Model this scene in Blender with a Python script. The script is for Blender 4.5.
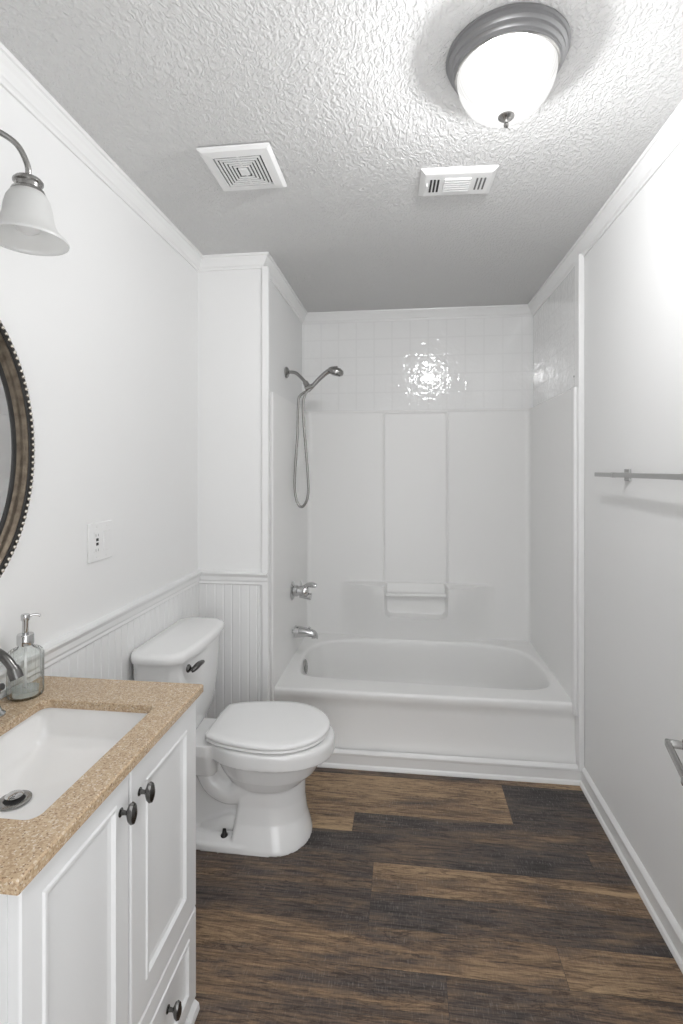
import bpy, bmesh, math, random
from mathutils import Vector, Matrix
random.seed(4)
PI = math.pi
for o in list(bpy.data.objects): bpy.data.objects.remove(o)
scene = bpy.context.scene
COL = scene.collection

# ------------------------------------------------------------------ camera
CAMZ = 1.4259
cam_d = bpy.data.cameras.new('camera'); cam = bpy.data.objects.new('camera', cam_d); COL.objects.link(cam)
cam.location = (0, 0, CAMZ); cam.rotation_euler = (PI / 2, 0, 0.1228)
cam_d.sensor_fit = 'HORIZONTAL'; cam_d.sensor_width = 36.0; cam_d.lens = 521.14 * 36 / 683
cam_d.shift_y = -(512 - 468.74) / 683; cam_d.clip_start = 0.02
scene.camera = cam
# ------------------------------------------------------------------ light
scene.view_settings.view_transform = 'Standard'; scene.view_settings.look = 'None'
scene.view_settings.gamma = 1.0; scene.view_settings.use_curve_mapping = False
scene.view_settings.exposure = 0.34
w = bpy.data.worlds.new('world'); scene.world = w; w.use_nodes = True
w.node_tree.nodes['Background'].inputs[0].default_value = (.975, .985, 1, 1)
w.node_tree.nodes['Background'].inputs[1].default_value = 2.2
# photographer's flash bounced off the ceiling
hd = bpy.data.lights.new('bounce_flash', 'AREA'); hd.shape = 'DISK'; hd.size = 0.5; hd.spread = math.radians(110)
hd.energy = 1.8; hd.color = (1.0, 1.0, 1.0)
hl = bpy.data.objects.new('bounce_flash', hd); COL.objects.link(hl)
hl.location = (0.0, 0.30, 1.25); hl.rotation_euler = (math.radians(150), 0, 0)
LAMP_POWER = 39.0

# ------------------------------------------------------------------ materials
MATS = {}
def mat(name, color=(.8, .8, .8), rough=.5, metal=0.0, **kw):
    m = bpy.data.materials.new(name); m.use_nodes = True
    b = m.node_tree.nodes['Principled BSDF']
    b.inputs['Base Color'].default_value = (*color, 1); b.inputs['Roughness'].default_value = rough
    b.inputs['Metallic'].default_value = metal
    for k, v in kw.items(): b.inputs[k.replace('_', ' ')].default_value = v
    MATS[name] = m
    return m
class N:
    def __init__(s, m): s.t = m.node_tree; s.b = s.t.nodes.get('Principled BSDF')
    def n(s, typ, **kw):
        x = s.t.nodes.new(typ)
        for k, v in kw.items(): setattr(x, k, v)
        return x
    def l(s, a, b): s.t.links.new(a, b)
    def coord(s, scale=(1, 1, 1), rot=(0, 0, 0)):
        g = s.n('ShaderNodeNewGeometry'); mp = s.n('ShaderNodeMapping')
        mp.inputs['Scale'].default_value = scale; mp.inputs['Rotation'].default_value = rot
        s.l(g.outputs['Position'], mp.inputs[0]); return mp.outputs[0]
    def noise(s, vec, scale, detail=3, rough=.5, dist=0):
        x = s.n('ShaderNodeTexNoise'); x.inputs['Scale'].default_value = scale; x.inputs['Detail'].default_value = detail
        x.inputs['Roughness'].default_value = rough; x.inputs['Distortion'].default_value = dist
        s.l(vec, x.inputs['Vector']); return x.outputs['Fac']
    def ramp(s, fac, stops, interp='LINEAR'):
        r = s.n('ShaderNodeValToRGB'); r.color_ramp.interpolation = interp
        e = r.color_ramp.elements
        while len(e) < len(stops): e.new(.5)
        for q, (p, c) in zip(e, stops): q.position = p; q.color = (*c, 1) if len(c) == 3 else c
        s.l(fac, r.inputs[0]); return r.outputs[0]
    def math(s, op, a, b=None, clamp=False):
        x = s.n('ShaderNodeMath', operation=op); x.use_clamp = clamp
        for i, v in enumerate((a, b)):
            if v is None: continue
            if isinstance(v, (int, float)): x.inputs[i].default_value = v
            else: s.l(v, x.inputs[i])
        return x.outputs[0]
    def mix(s, fac, a, b, blend='MIX'):
        x = s.n('ShaderNodeMix', data_type='RGBA', blend_type=blend)
        for i, v in ((0, fac), (6, a), (7, b)):
            if isinstance(v, (int, float)): x.inputs[i].default_value = v
            elif isinstance(v, tuple): x.inputs[i].default_value = (*v, 1)
            else: s.l(v, x.inputs[i])
        return x.outputs[2]
    def bump(s, h, strength=.5, dist=.01, prev=None):
        x = s.n('ShaderNodeBump'); x.inputs['Strength'].default_value = strength; x.inputs['Distance'].default_value = dist
        s.l(h, x.inputs['Height'])
        if prev is not None: s.l(prev, x.inputs['Normal'])
        s.l(x.outputs[0], s.b.inputs['Normal']); return x.outputs[0]

m_wall = mat('wall_paint', (.85, .85, .845), .55)
k = N(m_wall); k.bump(k.noise(k.coord(), 160, 3), .06, .002)
m_trim = mat('trim_paint', (.855, .855, .85), .32)
m_cab = mat('cabinet_paint', (.78, .785, .785), .32)
m_fib = mat('moulded_fibreglass', (.885, .882, .872), .3)
m_porc = mat('porcelain', (.87, .87, .865), .09, Coat_Weight=.5, Coat_Roughness=.04)
m_sink = mat('sink_porcelain', (.88, .875, .865), .12)
m_seat = mat('seat_plastic', (.91, .91, .905), .2)
m_plate = mat('white_plastic', (.84, .84, .835), .3)
m_nickel = mat('brushed_nickel', (.36, .355, .345), .24, 1.0)
m_nickd = mat('satin_nickel_dark', (.15, .147, .143), .27, 1.0)
m_bar = mat('satin_nickel_light', (.50, .50, .495), .35, .9)
m_chrome = mat('chrome', (.58, .58, .58), .08, 1.0)
m_pan = mat('pewter_pan', (.30, .30, .305), .38, .6)
m_dark = mat('dark_gap', (.03, .03, .03), .7)
m_grey = mat('grey_recess', (.16, .16, .16), .6)
m_mirror = mat('mirror_silver', (.9, .9, .9), .02, 1.0)
m_bronze = mat('antique_bronze', (.27, .225, .175), .30, .9)
k = N(m_bronze); c = k.coord(); k.l(k.ramp(k.noise(c, 45, 4), [(.3, (.11, .088, .066)), (.7, (.24, .20, .155))]), k.b.inputs['Base Color'])
m_black = mat('black_lacquer', (.012, .011, .010), .3)
m_bead = mat('silver_bead', (.62, .58, .52), .25, .9)

# textured ceiling
m_ceil = mat('stippled_ceiling', (.70, .698, .693), .75)
k = N(m_ceil); c = k.coord((1, 1, 1))
warp = k.n('ShaderNodeTexNoise'); warp.inputs['Scale'].default_value = 2.2; warp.inputs['Detail'].default_value = 1
k.l(c, warp.inputs['Vector'])
vm = k.n('ShaderNodeVectorMath', operation='MULTIPLY_ADD'); vm.inputs[1].default_value = (.16, .16, 0)
k.l(warp.outputs['Color'], vm.inputs[0]); k.l(c, vm.inputs[2])
mp = k.n('ShaderNodeMapping'); mp.inputs['Scale'].default_value = (1.6, 1, 1); mp.inputs['Rotation'].default_value = (0, 0, .35)
k.l(vm.outputs[0], mp.inputs[0])
a = k.ramp(k.noise(mp.outputs[0], 62, 2, .5, .8), [(.42, (0, 0, 0)), (.62, (1, 1, 1))])
b2 = k.noise(c, 190, 2)
k.bump(k.math('ADD', a, k.math('MULTIPLY', b2, .35)), .8, .0028)

# wood-look vinyl planks: every plank carries its own printed tone
m_floor = mat('wood_plank_vinyl', (.2, .15, .1), .45)
k = N(m_floor)
at = k.n('ShaderNodeAttribute'); at.attribute_name = 'tone'
sep = k.n('ShaderNodeSeparateColor'); k.l(at.outputs['Color'], sep.inputs[0])
tone, seed, tint = sep.outputs[0], sep.outputs[1], sep.outputs[2]
g = k.n('ShaderNodeNewGeometry'); off = k.n('ShaderNodeCombineXYZ')
k.l(k.math('MULTIPLY', seed, 17.0), off.inputs[0]); k.l(k.math('MULTIPLY', seed, 9.0), off.inputs[1])
ad = k.n('ShaderNodeVectorMath', operation='ADD'); k.l(g.outputs['Position'], ad.inputs[0]); k.l(off.outputs[0], ad.inputs[1])
def stretch(sx, sy, rz=0):
    mp = k.n('ShaderNodeMapping'); mp.inputs['Scale'].default_value = (sx, sy, 1); mp.inputs['Rotation'].default_value = (0, 0, rz)
    k.l(ad.outputs[0], mp.inputs[0]); return mp.outputs[0]
big = k.noise(stretch(1.5, 8), 1.0, 3, .55, .9)
grain = k.noise(stretch(7, 120), 1.0, 6, .72, .5)
fine = k.noise(stretch(30, 520), 1.0, 3, .7, .2)
saw = k.noise(stretch(260, 40), 1.0, 3, .6, .3)
cloud = k.noise(stretch(6, 30), 1.0, 5, .7, .9)
vein = k.noise(stretch(2.2, 26), 1.0, 5, .6, 1.8)
t = k.math('ADD', k.math('ADD', tone, .04), k.math('MULTIPLY', k.math('SUBTRACT', big, .5), 1.5))
t = k.math('ADD', t, k.math('MULTIPLY', k.math('SUBTRACT', cloud, .5), .9))
t = k.math('ADD', t, k.math('MULTIPLY', k.math('SUBTRACT', saw, .5), .35))
t = k.math('ADD', t, k.math('MULTIPLY', k.math('SUBTRACT', grain, .5), .9), True)
base = k.ramp(t, [(0, (.050, .042, .040)), (.18, (.095, .077, .070)), (.42, (.16, .112, .082)), (.68, (.30, .195, .115)), (1, (.50, .345, .20))])
col = k.mix(.65, base, k.ramp(grain, [(.32, (.30, .28, .28)), (.48, (1, 1, 1))]), 'MULTIPLY')
col = k.mix(.6, col, k.ramp(fine, [(.35, (.5, .5, .5)), (.65, (1.15, 1.15, 1.15))]), 'MULTIPLY')
col = k.mix(k.math('MULTIPLY', k.ramp(saw, [(.56, (0, 0, 0)), (.70, (1, 1, 1))]), k.math('MULTIPLY', k.ramp(big, [(.35, (1, 1, 1)), (.6, (.2, .2, .2))]), .45)), col, (.34, .32, .31))
col = k.mix(.85, col, k.ramp(vein, [(.46, (1, 1, 1)), (.495, (.30, .26, .25)), (.53, (1, 1, 1))]), 'MULTIPLY')
k.l(col, k.b.inputs['Base Color'])
k.l(k.ramp(grain, [(.3, (.5, .5, .5)), (.7, (.38, .38, .38))]), k.b.inputs['Roughness'])
k.bump(k.math('ADD', grain, k.math('MULTIPLY', saw, .4)), .25, .001)

# speckled stone counter
m_stone = mat('speckled_stone', (.6, .45, .3), .25)
k = N(m_stone); c = k.coord()
v1 = k.n('ShaderNodeTexVoronoi'); v1.inputs['Scale'].default_value = 330; k.l(c, v1.inputs['Vector'])
s1 = k.n('ShaderNodeSeparateColor'); k.l(v1.outputs['Color'], s1.inputs[0])
base = k.ramp(s1.outputs[0], [(0, (.34, .22, .13)), (.25, (.48, .35, .22)), (.6, (.57, .435, .29)), (.9, (.69, .60, .47))], 'CONSTANT')
base = k.mix(.35, base, (.53, .40, .265))
v2 = k.n('ShaderNodeTexVoronoi'); v2.inputs['Scale'].default_value = 190; k.l(c, v2.inputs['Vector'])
s2 = k.n('ShaderNodeSeparateColor'); k.l(v2.outputs['Color'], s2.inputs[0])
spot = k.math('MULTIPLY', k.math('LESS_THAN', v2.outputs['Distance'], .30), k.math('LESS_THAN', s2.outputs[1], .36))
base = k.mix(k.math('MULTIPLY', spot, .72), base, (.16, .085, .045))
spot2 = k.math('MULTIPLY', k.math('LESS_THAN', v2.outputs['Distance'], .26), k.math('GREATER_THAN', s2.outputs[1], .84))
base = k.mix(k.math('MULTIPLY', spot2, .7), base, (.85, .78, .66))
k.l(base, k.b.inputs['Base Color'])

# glossy square wall tile
def tile_mat(name, axis):
    m = mat(name, (.88, .88, .875), .10, Coat_Weight=.3)
    k = N(m); g = k.n('ShaderNodeNewGeometry'); sp = k.n('ShaderNodeSeparateXYZ'); k.l(g.outputs['Position'], sp.inputs[0])
    u = k.math('SUBTRACT', sp.outputs[0 if axis == 'x' else 1], .027 if axis == 'x' else 3.37)
    v = k.math('SUBTRACT', sp.outputs[2], 1.802)
    def edge(q):
        f = k.math('FRACT', k.math('ADD', k.math('DIVIDE', q, .1155), 40.0))
        d = k.math('MINIMUM', f, k.math('SUBTRACT', 1.0, f))
        return k.math('MULTIPLY', d, 14.0, True)
    h = k.math('MINIMUM', edge(u), edge(v))
    h = k.math('POWER', h, .5)
    wv = k.noise(k.coord(), 34, 1.5, .5, .3)
    nb = k.bump(wv, .55, .004)
    k.bump(h, .25, .0012, nb)
    k.l(k.mix(h, (.82, .82, .815), (.88, .88, .875)), k.b.inputs['Base Color'])
    return m
m_tile_x = tile_mat('glazed_tile_back', 'x'); m_tile_y = tile_mat('glazed_tile_side', 'y')

# glass
m_glass = mat('ribbed_clear_glass', (.93, .96, .95), .04, Transmission_Weight=1.0, IOR=1.45)
k = N(m_glass)
m_glass.node_tree.nodes.remove(k.b)
gl = k.n('ShaderNodeBsdfGlossy'); gl.inputs['Roughness'].default_value = .05
tr = k.n('ShaderNodeBsdfTransparent'); tr.inputs[0].default_value = (.975, .985, .98, 1)
fr = k.n('ShaderNodeLayerWeight'); fr.inputs[0].default_value = .12
mx = k.n('ShaderNodeMixShader'); k.l(k.math('ADD', fr.outputs[0], .06), mx.inputs[0]); k.l(tr.outputs[0], mx.inputs[1]); k.l(gl.outputs[0], mx.inputs[2])
k.l(mx.outputs[0], m_glass.node_tree.nodes['Material Output'].inputs[0])
m_soap = mat('clear_soap', (.80, .84, .82), .1, Transmission_Weight=.6)
def frosted(name, see, col):
    m = bpy.data.materials.new(name); m.use_nodes = True; k = N(m); m.node_tree.nodes.remove(k.b)
    d = k.n('ShaderNodeBsdfDiffuse'); d.inputs[0].default_value = (*col, 1)
    tl = k.n('ShaderNodeBsdfTranslucent'); tl.inputs[0].default_value = (*col, 1)
    tp = k.n('ShaderNodeBsdfTransparent'); tp.inputs[0].default_value = (.975, .985, 1, 1)
    gs = k.n('ShaderNodeBsdfGlossy'); gs.inputs['Roughness'].default_value = .25
    a = k.n('ShaderNodeMixShader'); a.inputs[0].default_value = .5; k.l(d.outputs[0], a.inputs[1]); k.l(tl.outputs[0], a.inputs[2])
    b = k.n('ShaderNodeMixShader'); b.inputs[0].default_value = see; k.l(a.outputs[0], b.inputs[1]); k.l(tp.outputs[0], b.inputs[2])
    cc = k.n('ShaderNodeMixShader'); cc.inputs[0].default_value = .06; k.l(b.outputs[0], cc.inputs[1]); k.l(gs.outputs[0], cc.inputs[2])
    k.l(cc.outputs[0], m.node_tree.nodes['Material Output'].inputs[0]); return m
m_shade = frosted('frosted_shade_glass', .12, (.88, .88, .87))
# lit ceiling dome: frosted glass over a bulb, glowing
m_dome = bpy.data.materials.new('lit_dome_glass'); m_dome.use_nodes = True; k = N(m_dome); m_dome.node_tree.nodes.remove(k.b)
em = k.n('ShaderNodeEmission'); em.inputs[0].default_value = (1, .995, .98, 1); em.inputs[1].default_value = 1.05
tp = k.n('ShaderNodeBsdfTransparent')
gs = k.n('ShaderNodeBsdfGlossy'); gs.inputs['Roughness'].default_value = .12
lw = k.n('ShaderNodeLayerWeight'); lw.inputs[0].default_value = .35
k.l(k.math('SUBTRACT', 1.48, k.math('MULTIPLY', lw.outputs['Facing'], .85)), em.inputs[1])
m1 = k.n('ShaderNodeMixShader'); m1.inputs[0].default_value = .50; k.l(em.outputs[0], m1.inputs[1]); k.l(tp.outputs[0], m1.inputs[2])
m2 = k.n('ShaderNodeMixShader'); m2.inputs[0].default_value = .05; k.l(m1.outputs[0], m2.inputs[1]); k.l(gs.outputs[0], m2.inputs[2])
k.l(m2.outputs[0], m_dome.node_tree.nodes['Material Output'].inputs[0])

# ------------------------------------------------------------------ builders
def link(name, bm, m, parent=None, smooth=False, angle=None):
    me = bpy.data.meshes.new(name); bm.normal_update(); bm.to_mesh(me); bm.free()
    me.materials.append(m)
    o = bpy.data.objects.new(name, me); COL.objects.link(o)
    if parent is not None:
        o.parent = parent; o.matrix_parent_inverse = parent.matrix_world.inverted()
    if smooth:
        for p in me.polygons: p.use_smooth = True
        if angle:
            me.set_sharp_from_angle(angle=math.radians(angle))
    return o
def tag(o, label, cat, group=None):
    o['label'] = label; o['category'] = cat
    if group: o['group'] = group
    return o
def struct(o): o['kind'] = 'structure'; return o
def thing(name, label, cat, loc, rz=0, group=None):
    o = bpy.data.objects.new(name, None); COL.objects.link(o); o.location = loc; o.rotation_euler = (0, 0, rz)
    o.empty_display_size = .05
    bpy.context.view_layer.update()
    return tag(o, label, cat, group)
def nb(): return bmesh.new()
def bx(bm, x0, x1, y0, y1, z0, z1, bev=0, seg=2):
    t = bmesh.new()
    r = bmesh.ops.create_cube(t, size=1)
    for v in t.verts:
        v.co = Vector(((x0 + x1) / 2 + v.co.x * (x1 - x0), (y0 + y1) / 2 + v.co.y * (y1 - y0), (z0 + z1) / 2 + v.co.z * (z1 - z0)))
    if bev: bmesh.ops.bevel(t, geom=list(t.edges), offset=bev, segments=seg, affect='EDGES', profile=.5)
    merge(bm, t); return bm
def merge(bm, t, M=None):
    if M is not None: t.transform(M)
    me = bpy.data.meshes.new('tmp'); t.to_mesh(me); t.free(); bm.from_mesh(me); bpy.data.meshes.remove(me)
def loft(bm, loops, closed=True, cap0=True, cap1=True, wrap=False):
    L = [[bm.verts.new(p) for p in lp] for lp in loops]
    n = len(L[0])
    pairs = list(zip(L, L[1:])) + ([(L[-1], L[0])] if wrap else [])
    for A, B in pairs:
        for i in range(n if closed else n - 1):
            j = (i + 1) % n
            try: bm.faces.new((A[i], A[j], B[j], B[i]))
            except ValueError: pass
    if not wrap:
        if cap0: bm.faces.new(L[0][::-1])
        if cap1: bm.faces.new(L[-1])
    bmesh.ops.recalc_face_normals(bm, faces=bm.faces)
    return bm
def catmull(P, n=8, closed=False):
    P = [Vector(p) for p in P]; out = []
    m = len(P); rng = range(m if closed else m - 1)
    for i in rng:
        if closed: a, b, c, d = P[(i - 1) % m], P[i], P[(i + 1) % m], P[(i + 2) % m]
        else: a, b, c, d = P[max(i - 1, 0)], P[i], P[i + 1], P[min(i + 2, m - 1)]
        for j in range(n):
            t = j / n
            out.append(.5 * ((2 * b) + (c - a) * t + (2 * a - 5 * b + 4 * c - d) * t * t + (3 * b - a - 3 * c + d) * t ** 3))
    if not closed: out.append(P[-1])
    return out
def tube(bm, P, R, seg=14, flat=1.0, up=None, caps=True):
    P = [Vector(p) for p in P]; n = len(P)
    if not isinstance(R, (list, tuple)): R = [R] * n
    if len(R) != n:
        R = [R[0] + 0] * 0 or [R[min(int(i / (n - 1) * (len(R) - 1)), len(R) - 2)] * (1 - (i / (n - 1) * (len(R) - 1) - min(int(i / (n - 1) * (len(R) - 1)), len(R) - 2))) + R[min(int(i / (n - 1) * (len(R) - 1)), len(R) - 2) + 1] * (i / (n - 1) * (len(R) - 1) - min(int(i / (n - 1) * (len(R) - 1)), len(R) - 2)) for i in range(n)]
    loops = []; prev = None
    for i in range(n):
        T = (P[min(i + 1, n - 1)] - P[max(i - 1, 0)]).normalized()
        if prev is None:
            u = Vector(up) if up else (Vector((0, 0, 1)) if abs(T.z) < .9 else Vector((1, 0, 0)))
        else: u = prev
        u = (u - T * u.dot(T)).normalized(); prev = u; v = T.cross(u)
        loops.append([P[i] + (u * math.cos(2 * PI * j / seg) * flat + v * math.sin(2 * PI * j / seg)) * R[i] for j in range(seg)])
    t = bmesh.new(); loft(t, loops, cap0=caps, cap1=caps); merge(bm, t); return bm
def lathe(bm, prof, seg=40, M=None, ripple=0, nr=0, rip_range=None, caps=True):
    """prof: list of (r, z) turned about z; M moves it into place"""
    loops = []
    for i, (r, z) in enumerate(prof):
        r = max(r, 1e-5)
        am = ripple if (ripple and (rip_range is None or rip_range[0] <= i <= rip_range[1])) else 0
        loops.append([((r + am * math.cos(nr * 2 * PI * j / seg)) * math.cos(2 * PI * j / seg), (r + am * math.cos(nr * 2 * PI * j / seg)) * math.sin(2 * PI * j / seg), z) for j in range(seg)])
    t = bmesh.new(); loft(t, loops, cap0=caps, cap1=caps)
    bmesh.ops.remove_doubles(t, verts=t.verts, dist=2e-5)
    merge(bm, t, M); return bm
def sweep(bm, path, prof, side=1, closedprof=True):
    """moulding: prof of (distance from wall, z) swept along a wall line in plan with mitred corners; side=+1 puts it right of the travel direction"""
    path = [Vector((p[0], p[1])) for p in path]; n = len(path)
    nrm = []
    for i in range(n - 1):
        d = (path[i + 1] - path[i]).normalized(); nrm.append(Vector((d.y, -d.x)) * side)
    loops = []
    for i in range(n):
        if i == 0: m = nrm[0]
        elif i == n - 1: m = nrm[-1]
        else:
            a, b = nrm[i - 1], nrm[i]; m = (a + b) / (1 + a.dot(b))
        loops.append([(path[i].x + m.x * o, path[i].y + m.y * o, z) for o, z in prof])
    t = bmesh.new(); loft(t, loops, closed=closedprof); merge(bm, t); return bm
def polyz(bm, pts, z0, z1):
    t = bmesh.new(); loft(t, [[(x, y, z0) for x, y in pts], [(x, y, z1) for x, y in pts]]); merge(bm, t); return bm
def Tm(x, y, z): return Matrix.Translation((x, y, z))
RX = lambda a: Matrix.Rotation(a, 4, 'X')
RY = lambda a: Matrix.Rotation(a, 4, 'Y')
RZ = lambda a: Matrix.Rotation(a, 4, 'Z')

# ------------------------------------------------------------------ room shell
A_, B_, H = -.9985, .7975, 2.44
YS, YB, YT = 2.4148, 3.3786, 2.4675
XS, XS2 = -.680, -.676
Y0 = .20
# floor with individual planks
def plank_floor():
    bm = nb(); lay = bm.faces.layers.float.new('dummy')
    rows = [  # y0, y1, [(x0, x1, tone)]
        (2.42, 2.52, [(-1.1, .331, .18), (.331, .9, .62)]),
        (2.155, 2.42, [(-1.1, .428, .74), (.428, .9, .16)]),
        (2.04, 2.155, [(-1.1, -.21, .80), (-.21, .9, .34)]),
        (1.89, 2.04, [(-1.1, .665, .17), (.665, .9, .42)]),
        (1.757, 1.89, [(-1.1, -.116, .30), (-.116, .9, .64)]),
        (1.625, 1.757, [(-1.1, -.116, .20), (-.116, .9, .24)]),
        (1.49, 1.625, [(-1.1, .445, .50), (.445, .9, .62)]),
        (1.358, 1.49, [(-1.1, .112, .40), (.112, .9, .40)]),
        (1.09, 1.358, [(-1.1, .30, .38), (.30, .9, .3)]),
        (.82, 1.09, [(-1.1, -.1, .6), (-.1, .9, .25)]),
        (.55, .82, [(-1.1, .4, .3), (.4, .9, .7)]),
        (.28, .55, [(-1.1, 0, .5), (0, .9, .2)]),
        (0.0, .28, [(-1.1, .25, .25), (.25, .9, .55)]),
        (-.6, 0.0, [(-1.1, .9, .4)])]
    tones = []; g = .0006
    for (y0, y1, ps) in rows:
        for (x0, x1, t) in ps:
            f = bm.faces.new([bm.verts.new(p) for p in ((x0 + g, y0 + g, 0), (x1 - g, y0 + g, 0), (x1 - g, y1 - g, 0), (x0 + g, y1 - g, 0))])
            tones.append((t, random.random(), random.random()))
    nf = len(tones)
    bx(bm, -1.1, .9, -.6, 2.52, -.06, -.0012)
    me_o = link('floor', bm, m_floor); struct(me_o)
    at = me_o.data.attributes.new('tone', 'FLOAT_COLOR', 'CORNER')
    for p in me_o.data.polygons:
        c = (*tones[p.index], 1) if p.index < nf else (.0, .5, .5, 1)
        for li in p.loop_indices: at.data[li].color = c
plank_floor()
struct(link('ceiling', bx(nb(), -1.1, .9, 0.05, 3.5, H, H + .08), m_ceil))
struct(link('wall_left', bx(nb(), A_ - .1, A_, .05, YS + .1, 0, H), m_wall))
struct(link('wall_right', bx(nb(), B_, B_ + .1, .05, 3.5, 0, H), m_wall))
struct(link('wall_stub', bx(nb(), A_ - .1, XS, YS, YS + .1, 0, H), m_wall))
bm = nb(); polyz(bm, [(XS - .1, YS + .1), (XS + .0005, YS + .1), (XS2, YB), (XS2, 3.5), (XS - .1, 3.5)], 0, H)
struct(link('wall_alcove', bm, m_wall))
struct(link('wall_back', bx(nb(), XS2 - .05, B_ + .1, YB, 3.5, 0, H), m_wall))
bm = nb(); bx(bm, A_ - .1, -.46, .06, Y0, 0, H); bx(bm, .34, B_ + .1, .06, Y0, 0, H); bx(bm, -.46, .34, .06, Y0, 2.06, H)
struct(link('wall_door', bm, m_wall))
bm = nb()
for (x0, x1, z0, z1) in ((-.53, -.46, 0, 2.13), (.34, .41, 0, 2.13), (-.46, .34, 2.06, 2.13)):
    bx(bm, x0, x1, Y0, Y0 + .018, z0, z1, .004)
struct(link('trim_6', bm, m_trim))
# glazed tile over the tub surround
struct(link('wall_tile_back', bx(nb(), XS2 - .002, B_, YB - .009, YB + .001, 1.78, H - .03), m_tile_x))
struct(link('wall_tile_right', bx(nb(), B_ - .009, B_ + .001, 2.49, YB - .008, 1.78, H - .03), m_tile_y))
# wainscot beadboard
def beadprof(u0, u1, pitch=.041, th=.009, gr=.0022):
    pts = []; u = u0
    while u < u1 - 1e-6:
        e = min(u + pitch, u1)
        pts += [(u, th - gr), (u + .003, th - gr), (u + .006, th), (e - .003, th)]
        u = e
    return pts + [(u1, th), (u1, 0), (u0, 0)]
bm = nb(); polyz(bm, [(A_ + o, u) for u, o in beadprof(Y0, YS)], 0, .90)
struct(link('wall_left_beadboard', bm, m_wall))
bm = nb(); polyz(bm, [(u, YS - o) for u, o in beadprof(A_ + .009, XS - .012)], 0, .90)
struct(link('wall_stub_beadboard', bm, m_wall))
# crown moulding
cp = [(0, H - .062), (.007, H - .062), (.009, H - .054), (.013, H - .050), (.016, H - .048), (.018, H - .042), (.026, H - .028), (.034, H - .018), (.036, H - .013), (.042, H - .011), (.0435, H - .0005), (0, H - .0005)]
bm = nb(); sweep(bm, [(A_, Y0), (A_, YS), (XS, YS), (XS2, YB - .009), (B_ - .009, YB - .009), (B_, 2.46), (B_, Y0)], cp)
struct(link('trim_1', bm, m_trim))
# chair rail
rp = [(0, .872), (.010, .872), (.014, .878), (.013, .888), (.017, .896), (.018, .912), (.024, .922), (.027, .927), (.026, .934), (0, .936)]
bm = nb(); sweep(bm, [(A_, Y0), (A_, YS), (XS + .034, YS)], rp)
struct(link('trim_2', bm, m_trim))
# corner bead of the stub wall, casing strip right of the tub
struct(link('trim_3', bx(nb(), XS + .002, XS + .036, YS - .014, YS + .02, 0, H - .055, .004), m_trim))
bm = nb(); bx(bm, B_ - .026, B_ + .0, YT - .012, YT + .05, .06, H - .045, .005, 3); bx(bm, B_ - .040, B_ - .02, YT + .012, YT + .06, .3, 1.80, .006, 3)
struct(link('trim_4', bm, m_trim))
# baseboards with shoe moulding
bp = [(0, 0), (.022, 0), (.0215, .006), (.018, .014), (.012, .019), (.0115, .058), (.0135, .062), (.014, .070), (.009, .078), (.004, .083), (0, .084)]
bm = nb(); sweep(bm, [(XS - .01, YT + .012), (B_ - .001, YT + .012)], bp)
struct(link('baseboard_tub', bm, m_trim))
bm = nb(); sweep(bm, [(B_, YT), (B_, Y0 + .02)], bp)
struct(link('baseboard_right', bm, m_trim))
bm = nb(); sweep(bm, [(A_ + .009, 1.32), (A_ + .009, YS - .009), (XS, YS - .009)], bp)
struct(link('baseboard_left', bm, m_trim))
# small plugs of a removed curtain rod
for i, (y, z) in enumerate(((2.56, 1.893), (2.575, 1.862))):
    t = lathe(nb(), [(0, 0), (.005, 0), (.005, .002), (.002, .003), (0, .003)], 12, Tm(B_ - .009, y, z) @ RY(-PI / 2))
    tag(link('wall_plug', t, m_grey), ('upper' if i == 0 else 'lower') + ' small grey screw hole plug in the tile right of the tub', 'plug')

# ------------------------------------------------------------------ bathtub and surround
PX0, PX1, PY = -.640, .766, 3.366
tub = thing('bathtub', 'white moulded bathtub with wall surround filling the alcove', 'bathtub', ((PX0 + PX1) / 2, 2.95, 0))
RZT = .352
ctrl = [(-.42, 2.648), (.0, 2.632), (.52, 2.620), (.655, 2.640), (.728, 2.72), (.742, 2.90), (.725, 3.08), (.66, 3.20), (.55, 3.262), (.40, 3.300), (.1, 3.312), (-.20, 3.303), (-.38, 3.265), (-.52, 3.20), (-.585, 3.06), (-.590, 2.90), (-.570, 2.73), (-.52, 2.665)]
dense = catmull([(x, y, 0) for x, y in ctrl], 24, True)
cx, cy = .08, 3.0
arr = sorted((math.atan2(p.y - cy, p.x - cx), (p - Vector((cx, cy, 0))).length) for p in dense)
def rad(th):
    th = (th + PI) % (2 * PI) - PI
    lo = arr[-1]; lo = (lo[0] - 2 * PI, lo[1])
    for q in arr + [(arr[0][0] + 2 * PI, arr[0][1])]:
        if q[0] >= th:
            f = (th - lo[0]) / max(q[0] - lo[0], 1e-9); return lo[1] + (q[1] - lo[1]) * f
        lo = q
    return lo[1]
def rectrad(th, x0, x1, y0, y1):
    c, s = math.cos(th), math.sin(th); r = 1e9
    if c > 1e-9: r = min(r, (x1 - cx) / c)
    if c < -1e-9: r = min(r, (x0 - cx) / c)
    if s > 1e-9: r = min(r, (y1 - cy) / s)
    if s < -1e-9: r = min(r, (y0 - cy) / s)
    return r
angs = [-PI + 2 * PI * i / 240 for i in range(240)]
for cc in ((PX0 - .008, 2.508), (PX1 + .02, 2.508), (PX0 - .008, YB - .005), (PX1 + .02, YB - .005)):
    angs.append(math.atan2(cc[1] - cy, cc[0] - cx))
angs = sorted(angs)
def ring(f, z): return [(cx + f(t) * math.cos(t), cy + f(t) * math.sin(t), z) for t in angs]
loops = [ring(lambda t: rectrad(t, PX0 - .008, PX1 + .02, 2.508, YB - .005), RZT)]
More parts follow.
